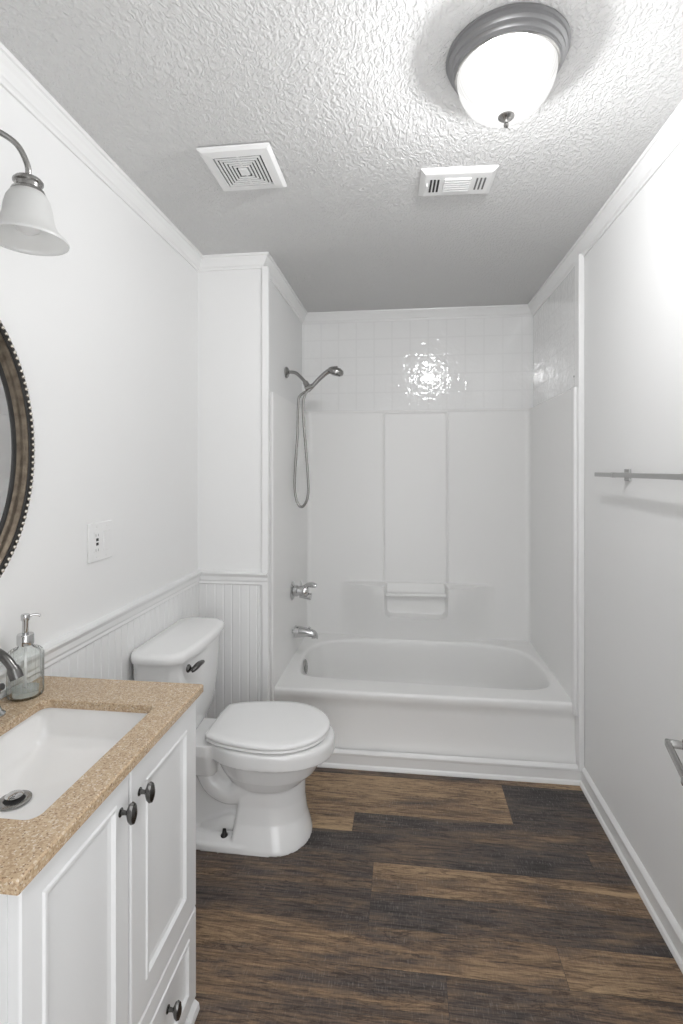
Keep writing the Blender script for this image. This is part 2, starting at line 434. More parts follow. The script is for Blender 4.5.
for d, z in ((-.004, RZT), (.004, RZT - .001), (.010, RZT - .005), (.015, RZT - .013), (.018, RZT - .025), (.026, RZT - .08), (.04, RZT - .16), (.06, RZT - .22), (.09, RZT - .262), (.14, RZT - .283), (.22, RZT - .29)):
    loops.append(ring(lambda t: rad(t) - d, z))
loops.append([(cx + (p[0] - cx) * .3, cy + (p[1] - cy) * .3, RZT - .293) for p in loops[-1]])
bm = nb(); loft(bm, loops, cap0=False)
# apron below the rim
ap = [(2.508, RZT), (2.5045, RZT - .0015), (2.500, RZT - .006), (2.498, RZT - .014), (2.4985, RZT - .030), (2.502, RZT - .045), (2.5085, RZT - .060), (2.511, RZT - .09), (2.509, RZT - .16), (2.504, RZT - .22), (2.497, .105), (2.492, .085), (2.490, .02), (2.56, .02), (2.56, RZT - .02)]
t = nb(); loft(t, [[(x, y, z) for y, z in ap] for x in (PX0 - .008, PX1 + .015)]); merge(bm, t)
bmesh.ops.remove_doubles(bm, verts=bm.verts, dist=1e-5)
link('tub_basin', bm, m_fib, tub, True, 40)
# back panel as a moulded relief
def ss(e0, e1, x):
    t = min(max((x - e0) / (e1 - e0), 0), 1); return t * t * (3 - 2 * t)
def relief(x, z):
    d = 0.0
    # corner coves
    for e in (PX0, PX1):
        q = abs(x - e)
        if q < .03: d = max(d, .03 - math.sqrt(max(.03 ** 2 - (.03 - q) ** 2, 0)))
    # centre strip, slightly sunk
    cen = ss(-.146, -.136, x) * (1 - ss(.255, .265, x)) * ss(.60, .70, z) * (1 - ss(1.775, 1.787, z))
    side = .007 * (1 - cen) * (1 - ss(1.783, 1.797, z))
    lip = .006 * (math.exp(-((x + .141) / .006) ** 2) + math.exp(-((x - .26) / .006) ** 2)) * ss(.66, .72, z) * (1 - ss(1.77, 1.79, z))
    # shelves either side of the bar and the belly under them
    bl = ss(-.43, -.16, x); br = 1 - ss(.29, .56, x)
    env = (bl if x < .06 else br)
    topz = .695 + .005 * env
    belly = .115 * env * (1 - ss(topz - .007, topz, z))
    belly *= .47 + .53 * ss(.36, .66, z)
    nx0, nx1 = -.127, .252
    # recess with rounded lower corners
    r = .04; zb = .497; ix = min(x - nx0, nx1 - x); iz = z - zb
    if ix < r and iz < r: inside = r - math.hypot(r - min(ix, r), r - min(iz, r))
    else: inside = min(ix, iz)
    notch = ss(-.006, .008, inside)
    belly *= 1 - notch * .92
    # low corner arm rests at the tub deck
    return d + side + lip + belly
xs = []; x = PX0
while x < PX1 - 1e-6:
    xs.append(x)
    near = min(abs(x + .14), abs(x - .26), abs(x + .127), abs(x - .252))
    x += .0028 if near < .03 else (.004 if abs(x - PX0) < .035 or abs(x - PX1) < .035 else .010)
xs.append(PX1); zs = []; z = RZT - .01
while z < 1.80:
    zs.append(z)
    z += .0014 if .685 < z < .703 else (.003 if (.47 < z < .56 or .665 < z < .715 or z > 1.765) else .012)
zs.append(1.80)
bm = nb(); grid = [[bm.verts.new((x, PY - relief(x, z), z)) for x in xs] for z in zs]
for i in range(len(zs) - 1):
    for j in range(len(xs) - 1): bm.faces.new((grid[i][j], grid[i][j + 1], grid[i + 1][j + 1], grid[i + 1][j]))
top = [bm.verts.new((x, YB - .009, 1.802)) for x in xs]
for j in range(len(xs) - 1): bm.faces.new((grid[-1][j], grid[-1][j + 1], top[j + 1], top[j]))
bmesh.ops.recalc_face_normals(bm, faces=bm.faces)
link('back_panel', bm, m_fib, tub, True, 60)
xw = lambda y: XS + (XS2 - XS) * (y - YS) / (YB - YS) + .0006
bm = nb(); polyz(bm, [(xw(2.475), 2.475), (xw(2.475) + .01, 2.468), (PX0 - .006, 2.468), (PX0, 2.476), (PX0, PY), (xw(PY), PY)], RZT - .01, 1.80)
polyz(bm, [(xw(2.4805), 2.4805), (PX0 - .004, 2.4805), (PX0 - .004, 2.53), (xw(2.53), 2.53)], .02, RZT - .01)
link('side_panel', bm, m_fib, tub)
bx(bm := nb(), PX1, B_ - .0005, 2.50, PY, RZT - .01, 1.80, .006, 3); link('side_panel', bm, m_fib, tub)
# deck arm rests in the two back corners
for (x0, x1, s) in ((PX0, -.27, 1), (PX1, .38, -1)):
    pts = [(x0, PY)] + [(x0 + (x1 - x0) * t, PY - .13 * (1 - t) ** 1.3 * (1 if t else 1)) for t in [i / 14 for i in range(15)]]
    bm = nb(); lps = []
    for dz, off in ((RZT - .06, .012), (RZT - .015, .003), (RZT - .006, 0), (RZT, .003), (RZT + .002, .010)):
        lps.append([(px, min(py + off, PY + .004), dz) if i else (px, PY + .004, dz) for i, (px, py) in enumerate(pts)])
    loft(bm, lps); link('corner_ledge', bm, m_fib, tub, True, 50)
tube(bm := nb(), [(-.130, PY - .045, .628), (.06, PY - .045, .628), (.254, PY - .045, .628)], .012, 16)
link('grab_bar', bm, m_fib, tub, True, 40)
bm = lathe(nb(), [(0, 0), (.030, 0), (.033, .002), (.032, .006), (.024, .010), (.010, .011), (0, .009)], 32, Tm(-.565, 2.90, .308) @ RY(PI / 2 - .12) @ Matrix.Scale(1.25, 4, (1, 0, 0)))
link('overflow_plate', bm, m_nickel, tub, True, 50)

# ------------------------------------------------------------------ tub spout, valve, shower
sp = thing('tub_spout', 'short chrome tub spout on the left alcove wall above the overflow', 'tub spout', (PX0, 2.9, .50))
bm = nb(); prf = []
for i, (dx, zc, rz, ry) in enumerate([(.0, .503, .010, .010), (.014, .503, .010, .010), (.015, .503, .033, .030), (.020, .503, .034, .031), (.05, .503, .030, .028), (.085, .502, .025, .025), (.115, .498, .022, .023), (.132, .492, .020, .021), (.142, .484, .016, .017), (.147, .474, .010, .012)]):
    prf.append([(PX0 + dx, 2.9 + ry * math.cos(2 * PI * j / 24), zc + rz * math.sin(2 * PI * j / 24)) for j in range(24)])
loft(bm, prf); link('spout_body', bm, m_chrome, sp, True, 50)
bm = nb(); tube(bm, [(PX0 + .122, 2.9, .488), (PX0 + .124, 2.9, .470)], [.013, .0125], 20); link('outlet', bm, m_chrome, sp, True, 50)
bm = nb(); tube(bm, [(PX0 + .1, 2.9, .515), (PX0 + .1, 2.9, .525)], .004, 10); lathe(bm, [(0, 0), (.006, .001), (.007, .005), (.004, .009), (0, .01)], 14, Tm(PX0 + .1, 2.9, .524)); link('diverter_knob', bm, m_chrome, sp, True, 50)

va = thing('shower_valve', 'chrome single lever shower valve on the left alcove wall', 'shower valve', (PX0, 2.9, .735))
MV = Tm(PX0, 2.9, .735) @ RY(PI / 2)
link('escutcheon', lathe(nb(), [(0, 0), (.052, 0), (.054, .003), (.045, .010), (.03, .014), (0, .014)], 40, MV), m_chrome, va, True, 40)
link('valve_body', lathe(nb(), [(0, .01), (.032, .010), (.033, .03), (.028, .034), (.028, .062), (.034, .066), (.034, .085), (.026, .095), (0, .097)], 32, MV), m_chrome, va, True, 40)
bm = nb()
for j in range(5):
    a = j * 2 * PI / 5 + .3
    lathe(bm, [(0, 0), (.0085, 0), (.011, .006), (.011, .020), (.008, .026), (0, .028)], 16, MV @ Tm(.024 * math.cos(a), .024 * math.sin(a), .060))
link('knob', bm, m_chrome, va, True, 40)
bm = nb(); tube(bm, catmull([(PX0 + .07, 2.9, .752), (PX0 + .085, 2.895, .767), (PX0 + .115, 2.89, .772), (PX0 + .140, 2.885, .768)], 6), [.014, .014, .017, .019, .014], 16, .8)
tube(bm, [(PX0 + .050, 2.9, .755), (PX0 + .050, 2.9, .790)], [.005, .004], 12)
link('lever_handle', bm, m_chrome, va, True, 40)
bm = nb(); tube(bm, [(PX0 + .045, 2.9, .712), (PX0 + .11, 2.9, .704)], [.016, .020], 16); link('volume_control', bm, m_chrome, va, True, 40)

XW = XS + .014
def PW(px, pz, y=2.9):  # helper giving points of the shower set in the plane y
    return Vector((px, y, pz))
ar = thing('shower_mount', 'chrome shower arm and bracket high on the left alcove wall', 'shower mount', (-.677, 2.9, 1.972))
link('flange', lathe(nb(), [(0, 0), (.031, 0), (.032, .009), (.024, .016), (.012, .021), (0, .021)], 32, Tm(-.6775, 2.9, 1.973) @ RY(PI / 2)), m_nickel, ar, True, 40)
link('arm_pipe', tube(nb(), catmull([(-.674, 2.9, 1.973), (-.640, 2.9, 1.974), (-.612, 2.9, 1.964), (-.575, 2.9, 1.928), (-.560, 2.9, 1.908)], 6), .0095, 16), m_nickel, ar, True, 40)
bm = nb(); tube(bm, [(-.566, 2.9, 1.917), (-.550, 2.9, 1.890)], [.015, .017], 18); tube(bm, [(-.556, 2.895, 1.898), (-.548, 2.88, 1.866)], [.013, .012], 16)
tube(bm, [(-.560, 2.88, 1.872), (-.520, 2.88, 1.888)], [.015, .016], 16)
link('bracket', bm, m_nickel, ar, True, 40)
hs = thing('handheld_shower', 'brushed nickel handheld shower resting in its bracket with a long hose', 'shower head', (-.53, 2.88, 1.88))
bm = nb(); tube(bm, catmull([(-.545, 2.88, 1.862), (-.520, 2.88, 1.888), (-.480, 2.875, 1.928), (-.440, 2.87, 1.960), (-.405, 2.868, 1.975), (-.375, 2.868, 1.976)], 6), [.011, .012, .013, .014, .018, .020], 18)
link('handle', bm, m_nickel, hs, True, 40)
MH = Tm(-.385, 2.868, 1.972) @ RY(.28)
link('spray_head', lathe(nb(), [(0, .016), (.022, .015), (.036, .006), (.040, -.006), (.038, -.018), (.033, -.022), (.0, -.022)], 32, MH @ Matrix.Scale(1.15, 4, (1, 0, 0))), m_nickel, hs, True, 40)
link('spray_face', lathe(nb(), [(0, -.0222), (.029, -.0222), (.028, -.026), (.018, -.028), (0, -.027)], 32, MH @ Matrix.Scale(1.15, 4, (1, 0, 0))), m_nickd, hs, True, 40)
hose = catmull([(-.562, 2.9, 1.862), (-.594, 2.905, 1.84), (-.606, 2.905, 1.80), (-.610, 2.905, 1.62), (-.622, 2.905, 1.45), (-.626, 2.905, 1.33), (-.618, 2.9, 1.26), (-.600, 2.897, 1.218), (-.578, 2.895, 1.212), (-.555, 2.89, 1.245), (-.545, 2.89, 1.30), (-.548, 2.89, 1.40), (-.560, 2.89, 1.55), (-.573, 2.885, 1.72), (-.572, 2.882, 1.80), (-.560, 2.88, 1.845), (-.545, 2.88, 1.864)], 14)
bm = nb(); tube(bm, hose, [.0074 + (.0004 if i % 2 else -.0004) for i in range(len(hose))], 12)
link('hose', bm, m_nickel, hs, True, 60)

# ------------------------------------------------------------------ toilet
TY = 2.012
to = thing('toilet', 'white two piece toilet with closed round seat beside the vanity', 'toilet', (-.68, TY, 0))
def egg(xb, xf, hw, z, n=64, pw=2.2, back=.62, cxf=.52):
    """closed outline: rounded front at xf, blunter back at xb"""
    out = []; xc = xb + (xf - xb) * cxf
    for i in range(n):
        t = 2 * PI * i / n; c, s = math.cos(t), math.sin(t)
        if c >= 0: px = xc + (xf - xc) * abs(c) ** (2 / pw); py = hw * math.copysign(abs(s) ** (2 / pw), s)
        else:
            e = 2 / 3.2
            px = xc - (xc - xb) * abs(c) ** e; py = hw * math.copysign(abs(s) ** (e), s) * (1 - (1 - back) * abs(c) ** 1.5)
        out.append((px, TY + py, z))
    return out
bm = nb()
t = nb(); loft(t, [egg(*a) for a in (  # rim and bowl
    (-.66, -.44, .075, .17), (-.69, -.40, .115, .215), (-.72, -.345, .150, .265), (-.75, -.312, .164, .320), (-.76, -.300, .172, .329), (-.785, -.276, .184, .3305), (-.785, -.2755, .185, .342), (-.785, -.276, .185, .374), (-.785, -.280, .183, .385), (-.775, -.292, .172, .391))]); merge(bm, t)
def ped(xb, xf, hw, z):
    xm = xf - .135; o = [(xm + .135 * math.cos(a), TY + hw * math.sin(a) , z) for a in [-PI / 2 + PI * i / 28 for i in range(29)]]
    for i in range(1, 8): o.append((xm + (xb + .01 - xm) * i / 8, TY + hw, z))
    o += [(xb + .01, TY + hw, z), (xb, TY + hw - .01, z), (xb, TY, z), (xb, TY - hw + .01, z), (xb + .01, TY - hw, z)]
    for i in range(7, 0, -1): o.append((xm + (xb + .01 - xm) * i / 8, TY - hw, z))
    return o
t = nb(); loft(t, [ped(a, b, c, z) for a, b, c, z in (  # front pedestal
    (-.655, -.364, .148, 0), (-.655, -.366, .147, .012), (-.650, -.372, .138, .04), (-.642, -.385, .120, .09), (-.635, -.392, .106, .15), (-.635, -.392, .104, .22), (-.66, -.37, .12, .27))]); merge(bm, t)
# foot behind the pedestal
t = nb(); loft(t, [egg(a, b, c, z, pw=3.2, back=.8) for a, b, c, z in ((-.90, -.50, .152, 0), (-.90, -.50, .151, .024), (-.895, -.51, .142, .032), (-.88, -.52, .11, .040))]); merge(bm, t)
# rear web, bowl deck under the tank
bx(bm, -.88, -.60, TY - .070, TY + .070, .02, .345, .03, 4)
t = nb()
def rr(x0, x1, hw, z, r=.04, n=8, yc=1.984):
    o = []
    for (ax, ay, a0) in ((x1 - r, hw - r, 0), (x0 + r, hw - r, PI / 2), (x0 + r, -hw + r, PI), (x1 - r, -hw + r, 1.5 * PI)):
        if a0 == 0: o += [(x1, yc + (hw - r) * q / 10, z) for q in range(-9, 10)]
        for i in range(n + 1):
            a = a0 + PI / 2 * i / n; o.append((ax + r * math.cos(a), yc + ay + r * math.sin(a), z))
    o = [(x - (.024 * ((y - yc) / .25) ** 2 if x > (x0 + x1) / 2 and hw > .14 else 0), y, z) for x, y, z in o]
    return o
loft(t, [rr(-.955, -.72, .09, .26, .03), rr(-.965, -.72, .105, .32, .03), rr(-.970, -.72, .112, .345, .03), rr(-.970, -.72, .112, .385, .03)]); merge(bm, t)
# trapway: a round tube snaking down each side of the web
for s in (-1, 1):
    tube(bm, catmull([(-.53, TY + s * .06, .27), (-.60, TY + s * .062, .215), (-.665, TY + s * .062, .175), (-.74, TY + s * .060, .20), (-.79, TY + s * .055, .27), (-.84, TY + s * .05, .25), (-.875, TY + s * .05, .15), (-.88, TY + s * .05, .05)], 6), [.05, .046, .042, .040, .040, .040, .040, .045], 18)
    tube(bm, catmull([(-.60, TY + s * .072, .055), (-.66, TY + s * .076, .075), (-.72, TY + s * .074, .055), (-.78, TY + s * .06, .04)], 6), [.028, .032, .028, .02], 14)
o = link('bowl', bm, m_porc, to, True)
md = o.modifiers.new('r', 'REMESH'); md.mode = 'VOXEL'; md.voxel_size = .004; md.use_smooth_shade = True
md = o.modifiers.new('s', 'SMOOTH'); md.factor = .5; md.iterations = 4
# seat and lid
def seat_loop(d, z, xb=-.750, xf=-.297, hw=.186, n=40):
    out = []; xc = -.50; rb = xc - xb - d; ab = .345 - d
    th0 = math.asin(min(rb / ab, 1))
    pts = [(xc + (xf - d - xc) * math.cos(a), (hw - d) * math.sin(a)) for a in [PI / 2 * i / n for i in range(n)]]
    pts += [(xc - ab * math.sin(th0 * i / 12), (hw - d) * math.cos(th0 * i / 12)) for i in range(13)]
    ye = pts[-1][1]
    pts[-1] = (pts[-1][0] + .004, ye + .001)
    pts += [(xc - rb - .001, ye - .006), (xc - rb - .004, ye * .5), (xc - rb - .005, 0)]
    full = pts + [(x, -y) for x, y in pts[-2:0:-1]]
    return [(x, TY + .004 + y, z) for x, y in full]
link('seat', loft(nb(), [seat_loop(d, z) for d, z in ((.012, .392), (.004, .394), (.0, .399), (.002, .407), (.010, .409))]), m_seat, to, True, 50)
link('seat_lid', loft(nb(), [seat_loop(d, z) for d, z in ((.012, .4095), (.0, .411), (-.001, .416), (.001, .422), (.008, .426), (.03, .428), (.10, .4295))]), m_seat, to, True, 50)
for s in (-1, 1): link('hinge', bx(nb(), -.765, -.725, TY + s * .075 - .02, TY + s * .075 + .02, .389, .414, .006, 3), m_seat, to, True, 50)
# tank
link('tank', loft(nb(), [rr(-.950, -.830, .162, .386, .04), rr(-.965, -.818, .185, .41, .045), rr(-.972, -.806, .204, .46, .045), rr(-.978, -.794, .219, .56, .045), rr(-.982, -.788, .229, .66, .045), rr(-.983, -.785, .233, .733, .045)]), m_porc, to, True, 40)
link('tank_lid', loft(nb(), [rr(-.984, -.778, .240, .731, .05), rr(-.986, -.768, .249, .734, .055), rr(-.986, -.766, .251, .741, .055), rr(-.986, -.766, .251, .752, .055), rr(-.985, -.769, .247, .760, .052), rr(-.983, -.776, .239, .765, .048), rr(-.975, -.79, .221, .768, .04)]), m_porc, to, True, 40)
bm = nb(); lathe(bm, [(0, 0), (.014, 0), (.015, .004), (.011, .010), (0, .012)], 24, Tm(-.787, 1.812, .700) @ RY(PI / 2))
tube(bm, catmull([(-.772, 1.806, .694), (-.762, 1.815, .700), (-.757, 1.840, .706), (-.755, 1.872, .704)], 6), [.009, .012, .013, .012, .009], 14, .8)
link('flush_lever', bm, m_nickd, to, True, 50)
bm = nb(); lathe(bm, [(0, 0), (.015, 0), (.014, .006), (.009, .012), (.0065, .028), (0, .030)], 16, Tm(-.682, TY - .108, .034))
link('floor_bolt', bm, m_black, to, True, 40)

# ------------------------------------------------------------------ vanity
VX, VY0, VY1, CZ0_ = -.545, .675, 1.309, .8395
va = thing('vanity_cabinet', 'white two door vanity cabinet under the speckled counter', 'cabinet', (-.77, .985, 0))
bm = nb(); bo = [(A_ + .012, VY0 + .004), (VX - .0195, VY0 + .004), (VX - .0195, VY1 - .002), (A_ + .012, VY1 - .002)]
bi = [(A_ + .020, VY0 + .016), (VX - .034, VY0 + .016), (VX - .034, VY1 - .014), (A_ + .020, VY1 - .014)]
loft(bm, [[(x, y, 0) for x, y in bo], [(x, y, CZ0_) for x, y in bo], [(x, y, CZ0_) for x, y in bi], [(x, y, .06) for x, y in bi]])
link('body', bm, m_cab, va)
def panel_door(name, y0, y1, z0, z1, fr=.062):
    """framed front lying in the plane x=VX with a bevelled moulding and sunk field"""
    bm = nb()
    def rect(d, x): return [(x, y0 + d, z0 + d), (x, y1 - d, z0 + d), (x, y1 - d, z1 - d), (x, y0 + d, z1 - d)]
    loft(bm, [rect(0, VX - .019), rect(0, VX - .003), rect(.003, VX), rect(fr, VX), rect(fr + .003, VX + .003), rect(fr + .008, VX + .003), rect(fr + .013, VX - .004), rect(fr + .022, VX - .006), rect(fr + .030, VX - .006)], cap0=True, cap1=True)
    return link(name, bm, m_cab, va)
MIDY = .978
d1 = panel_door('door', VY0 + .006, MIDY - .003, .285, .832, .045)
d2 = panel_door('door', MIDY + .003, VY1, .285, .832, .060)
w1 = panel_door('drawer', VY0 + .006, MIDY - .003, .045, .280, .045)
w2 = panel_door('drawer', MIDY + .003, VY1, .045, .280, .045)
kb = nb()
def knob(y, z, parent):
    bm = nb(); M = Tm(VX - .001, y, z) @ RY(PI / 2)
    lathe(bm, [(0, 0), (.0085, 0), (.0085, .002), (.005, .004), (.004, .012), (.006, .016), (.0, .017)], 20, M)
    lathe(bm, [(0, .014), (.006, .015), (.012, .019), (.0145, .024), (.013, .029), (.007, .032), (0, .033)], 24, M @ Matrix.Scale(1.5, 4, (1, 0, 0)) @ Matrix.Scale(.85, 4, (0, 1, 0)))
    return link('knob', bm, m_nickd, parent, True, 40)
knob(.944, .764, d1); knob(1.016, .760, d2); knob(1.145, .178, w2); knob(.83, .178, w1)
for y in (VY0 + .03, VY1 - .028):
    bm = nb(); t = nb(); loft(t, [[(VX + o, y - w_, z), (VX + o, y + w_, z), (VX - .04, y + w_, z), (VX - .04, y - w_, z)] for o, w_, z in ((.002, .026, .0), (.010, .028, .012), (.008, .026, .03), (-.002, .022, .043))]); merge(bm, t)
    link('foot', bm, m_cab, va)
# countertop with a rectangular sink cut-out
SX0, SX1, SY0, SY1 = -.882, -.592, .770, 1.182
CX0, CX1, CY0, CY1, CZ0, CZ1 = A_ + .0105, -.528, .655, 1.317, .840, .860
def rloop(x0, x1, y0, y1, r, z, n=8):
    o = []
    for (ax, ay, a0) in ((x1 - r, y1 - r, 0), (x0 + r, y1 - r, PI / 2), (x0 + r, y0 + r, PI), (x1 - r, y0 + r, 1.5 * PI)):
        for i in range(n + 1):
            a = a0 + PI / 2 * i / n; o.append((ax + r * math.cos(a), ay + r * math.sin(a), z))
    return o
bm = nb()
loft(bm, [rloop(CX0, CX1, CY0, CY1, .002, CZ0), rloop(CX0, CX1, CY0, CY1, .002, CZ1 - .003), rloop(CX0 + .001, CX1 - .003, CY0 + .003, CY1 - .003, .002, CZ1),
          rloop(SX0, SX1, SY0, SY1, .022, CZ1), rloop(SX0 + .001, SX1 - .001, SY0 + .001, SY1 - .001, .022, CZ1 - .002), rloop(SX0 + .001, SX1 - .001, SY0 + .001, SY1 - .001, .022, CZ0)], wrap=True)
ct = link('countertop', bm, m_stone); tag(ct, 'tan speckled stone countertop with a rectangular sink cut-out', 'countertop')
# undermount sink
sk = thing('sink', 'white rectangular undermount sink set in the stone counter', 'sink', (-.737, .976, .70))
e = .008
DX, DY, DZ = -.806, .990, .738
lp = []
for f, z in ((0, CZ0 - .0005), (.0, CZ0 - .01), (.03, CZ0 - .035), (.07, CZ0 - .060), (.12, CZ0 - .074), (.20, CZ0 - .083), (.45, CZ0 - .094), (.75, CZ0 - .104), (.90, DZ - .003)):
    x0 = SX0 - e + (DX - SX0 + e) * f; x1 = SX1 + e + (DX - SX1 - e) * f * (1 if f < .9 else 1); y0 = SY0 - e + (DY - SY0 + e) * f; y1 = SY1 + e + (DY - SY1 - e) * f
    r = min(.024 + .03 * f, (x1 - x0) / 2 * .98, (y1 - y0) / 2 * .98)
    lp.append(rloop(x0, x1, y0, y1, r, z))
bm = nb(); loft(bm, lp, cap0=False)
out = [[(x + (x - DX) * .06, y + (y - DY) * .06, z - .010) for x, y, z in l] for l in lp]
out[0] = [(x, y, CZ0 - .0005) for x, y, z in out[0]]
t = nb(); loft(t, out, cap0=False); merge(bm, t)
link('basin', bm, m_sink, sk, True, 60)
dr = link('drain', lathe(nb(), [(0, 0), (.032, 0), (.032, .002), (.026, .004), (.021, .003), (.019, .0005), (0, .0005)], 36, Tm(DX, DY, DZ)), m_nickel, sk, True, 40)
link('drain_gap', lathe(nb(), [(0, .0007), (.020, .0007), (.020, .0015), (0, .0015)], 36, Tm(DX, DY, DZ)), m_dark, dr, True, 40)
link('stopper', lathe(nb(), [(0, .001), (.005, .001), (.005, .009), (.0165, .009), (.0175, .011), (.013, .014), (0, .0155)], 36, Tm(DX, DY, DZ)), m_chrome, dr, True, 40)
# faucet
fa = thing('faucet', 'dark brushed nickel arched faucet behind the sink', 'faucet', (-.935, .985, CZ1))
link('base', lathe(nb(), [(0, 0), (.027, 0), (.027, .004), (.020, .010), (.015, .022), (.014, .05), (0, .05)], 32, Tm(-.935, .985, CZ1)), m_nickd, fa, True, 40)
bm = nb(); tube(bm, catmull([(-.935, .985, .90), (-.937, .985, .96), (-.928, .985, 1.010), (-.900, .985, 1.042), (-.862, .985, 1.050), (-.826, .985, 1.036), (-.803, .985, 1.012)], 7), [.012, .0105, .010, .010, .0098, .0095, .0095], 20)
tube(bm, [(-.806, .985, 1.017), (-.803, .985, 1.010), (-.796, .985, .993)], [.0105, .0130, .0130], 20)
link('spout', bm, m_nickd, fa, True, 40)
for s in (-1, 1):
    yy = .985 + s * .10
    hb = link('handle_base', lathe(nb(), [(0, 0), (.026, 0), (.026, .004), (.019, .010), (.013, .025), (.0125, .045), (.016, .052), (.014, .062), (0, .066)], 32, Tm(-.938, yy, CZ1)), m_chrome, fa, True, 40)
    link('lever_handle', tube(nb(), catmull([(-.950, yy, .918), (-.940, yy - s * .004, .922), (-.925, yy - s * .006, .926), (-.908, yy - s * .006, .932)], 6), [.008, .008, .009, .0075], 14), m_nickd, hb, True, 40)
# soap dispenser
SDX, SDY = -.942, 1.194
so = thing('soap_dispenser', 'clear ribbed glass soap dispenser with chrome pump beside the faucet', 'soap dispenser', (SDX, SDY, CZ1))
prof = [(0, 0), (.034, 0), (.0385, .003), (.0395, .008), (.0395, .104), (.038, .112), (.032, .117), (.020, .121), (.016, .125), (.016, .132)]
t = nb(); lathe(t, prof + [(.0145, .132), (.0145, .125), (.020, .119), (.032, .112), (.0365, .10), (.0365, .010), (.034, .005), (0, .005)], 160, Tm(SDX, SDY, CZ1), .0016, 26, (3, 4))
link('bottle', t, m_glass, so, True, 60)
link('liquid_soap', lathe(nb(), [(0, .0055), (.034, .0055), (.036, .0105), (.036, .018), (0, .018)], 40, Tm(SDX, SDY, CZ1)), m_soap, so, True, 40)
link('pump_collar', lathe(nb(), [(0, .128), (.019, .128), (.0195, .131), (.0195, .151), (.018, .154), (0, .154)], 32, Tm(SDX, SDY, CZ1)), m_chrome, so, True, 40)
bm = lathe(nb(), [(0, .153), (.007, .153), (.007, .185), (.010, .190), (.0105, .200), (.009, .203), (0, .203)], 24, Tm(SDX, SDY, CZ1))
tube(bm, catmull([(SDX, SDY, CZ1 + .196), (SDX + .012, SDY + .009, CZ1 + .199), (SDX + .022, SDY + .016, CZ1 + .198), (SDX + .026, SDY + .019, CZ1 + .194)], 5), [.0035, .0032, .003, .0028], 12)
link('pump_nozzle', bm, m_chrome, so, True, 40)
tube(bm := nb(), [(SDX, SDY, CZ1 + .02), (SDX, SDY, CZ1 + .13)], .003, 8); link('dip_tube', bm, m_plate, so, True)

# ------------------------------------------------------------------ oval mirror
MY, MZ, MA, MB = .980, 1.474, .289, .388
mi = thing('oval_mirror', 'oval wall mirror with beaded antique bronze frame over the sink', 'mirror', (A_, MY, MZ))
def oval(a, b, x, n=128): return [(x, MY + a * math.cos(2 * PI * i / n), MZ + b * math.sin(2 * PI * i / n)) for i in range(n)]
def ovalsweep(prof, n=128):
    bm = nb(); loft(bm, [oval(MA - d, MB - d, A_ + h, n) for d, h in prof], wrap=True); return bm
link('frame', ovalsweep([(.018, .001), (.018, .021), (.021, .022), (.024, .020), (.029, .015), (.034, .015), (.040, .017), (.045, .015), (.050, .011), (.052, .010), (.052, .001)]), m_bronze, mi, True, 50)
link('beaded_rim', ovalsweep([(0, .001), (-.001, .018), (.001, .024), (.017, .025), (.019, .023), (.019, .001)]), m_black, mi, True, 50)
link('inner_rim', ovalsweep([(.051, .001), (.051, .013), (.057, .013), (.063, .007), (.065, .001)]), m_black, mi, True, 50)
bm = nb(); nbd = 130
# evenly spaced beads along the oval
seglen = []; Q = 2000; pts = [((MA - .0095) * math.cos(2 * PI * i / Q), (MB - .0095) * math.sin(2 * PI * i / Q)) for i in range(Q + 1)]
acc = [0]
for i in range(Q): acc.append(acc[-1] + math.hypot(pts[i + 1][0] - pts[i][0], pts[i + 1][1] - pts[i][1]))
j = 0
for b in range(nbd):
    s = acc[-1] * b / nbd
    while acc[j + 1] < s: j += 1
    bmesh.ops.create_icosphere(bm, subdivisions=2, radius=.0052, matrix=Tm(A_ + .0265, MY + pts[j][0], MZ + pts[j][1]))
link('bead_trim', bm, m_bead, mi, True)
bm = nb(); bm.faces.new([bm.verts.new(p) for p in oval(MA - .058, MB - .058, A_ + .008)])
bmesh.ops.recalc_face_normals(bm, faces=bm.faces)
r = bmesh.ops.extrude_face_region(bm, geom=list(bm.faces)); bmesh.ops.translate(bm, vec=(-.004, 0, 0), verts=[v for v in r['geom'] if isinstance(v, bmesh.types.BMVert)])
link('mirror_glass', bm, m_mirror, mi)

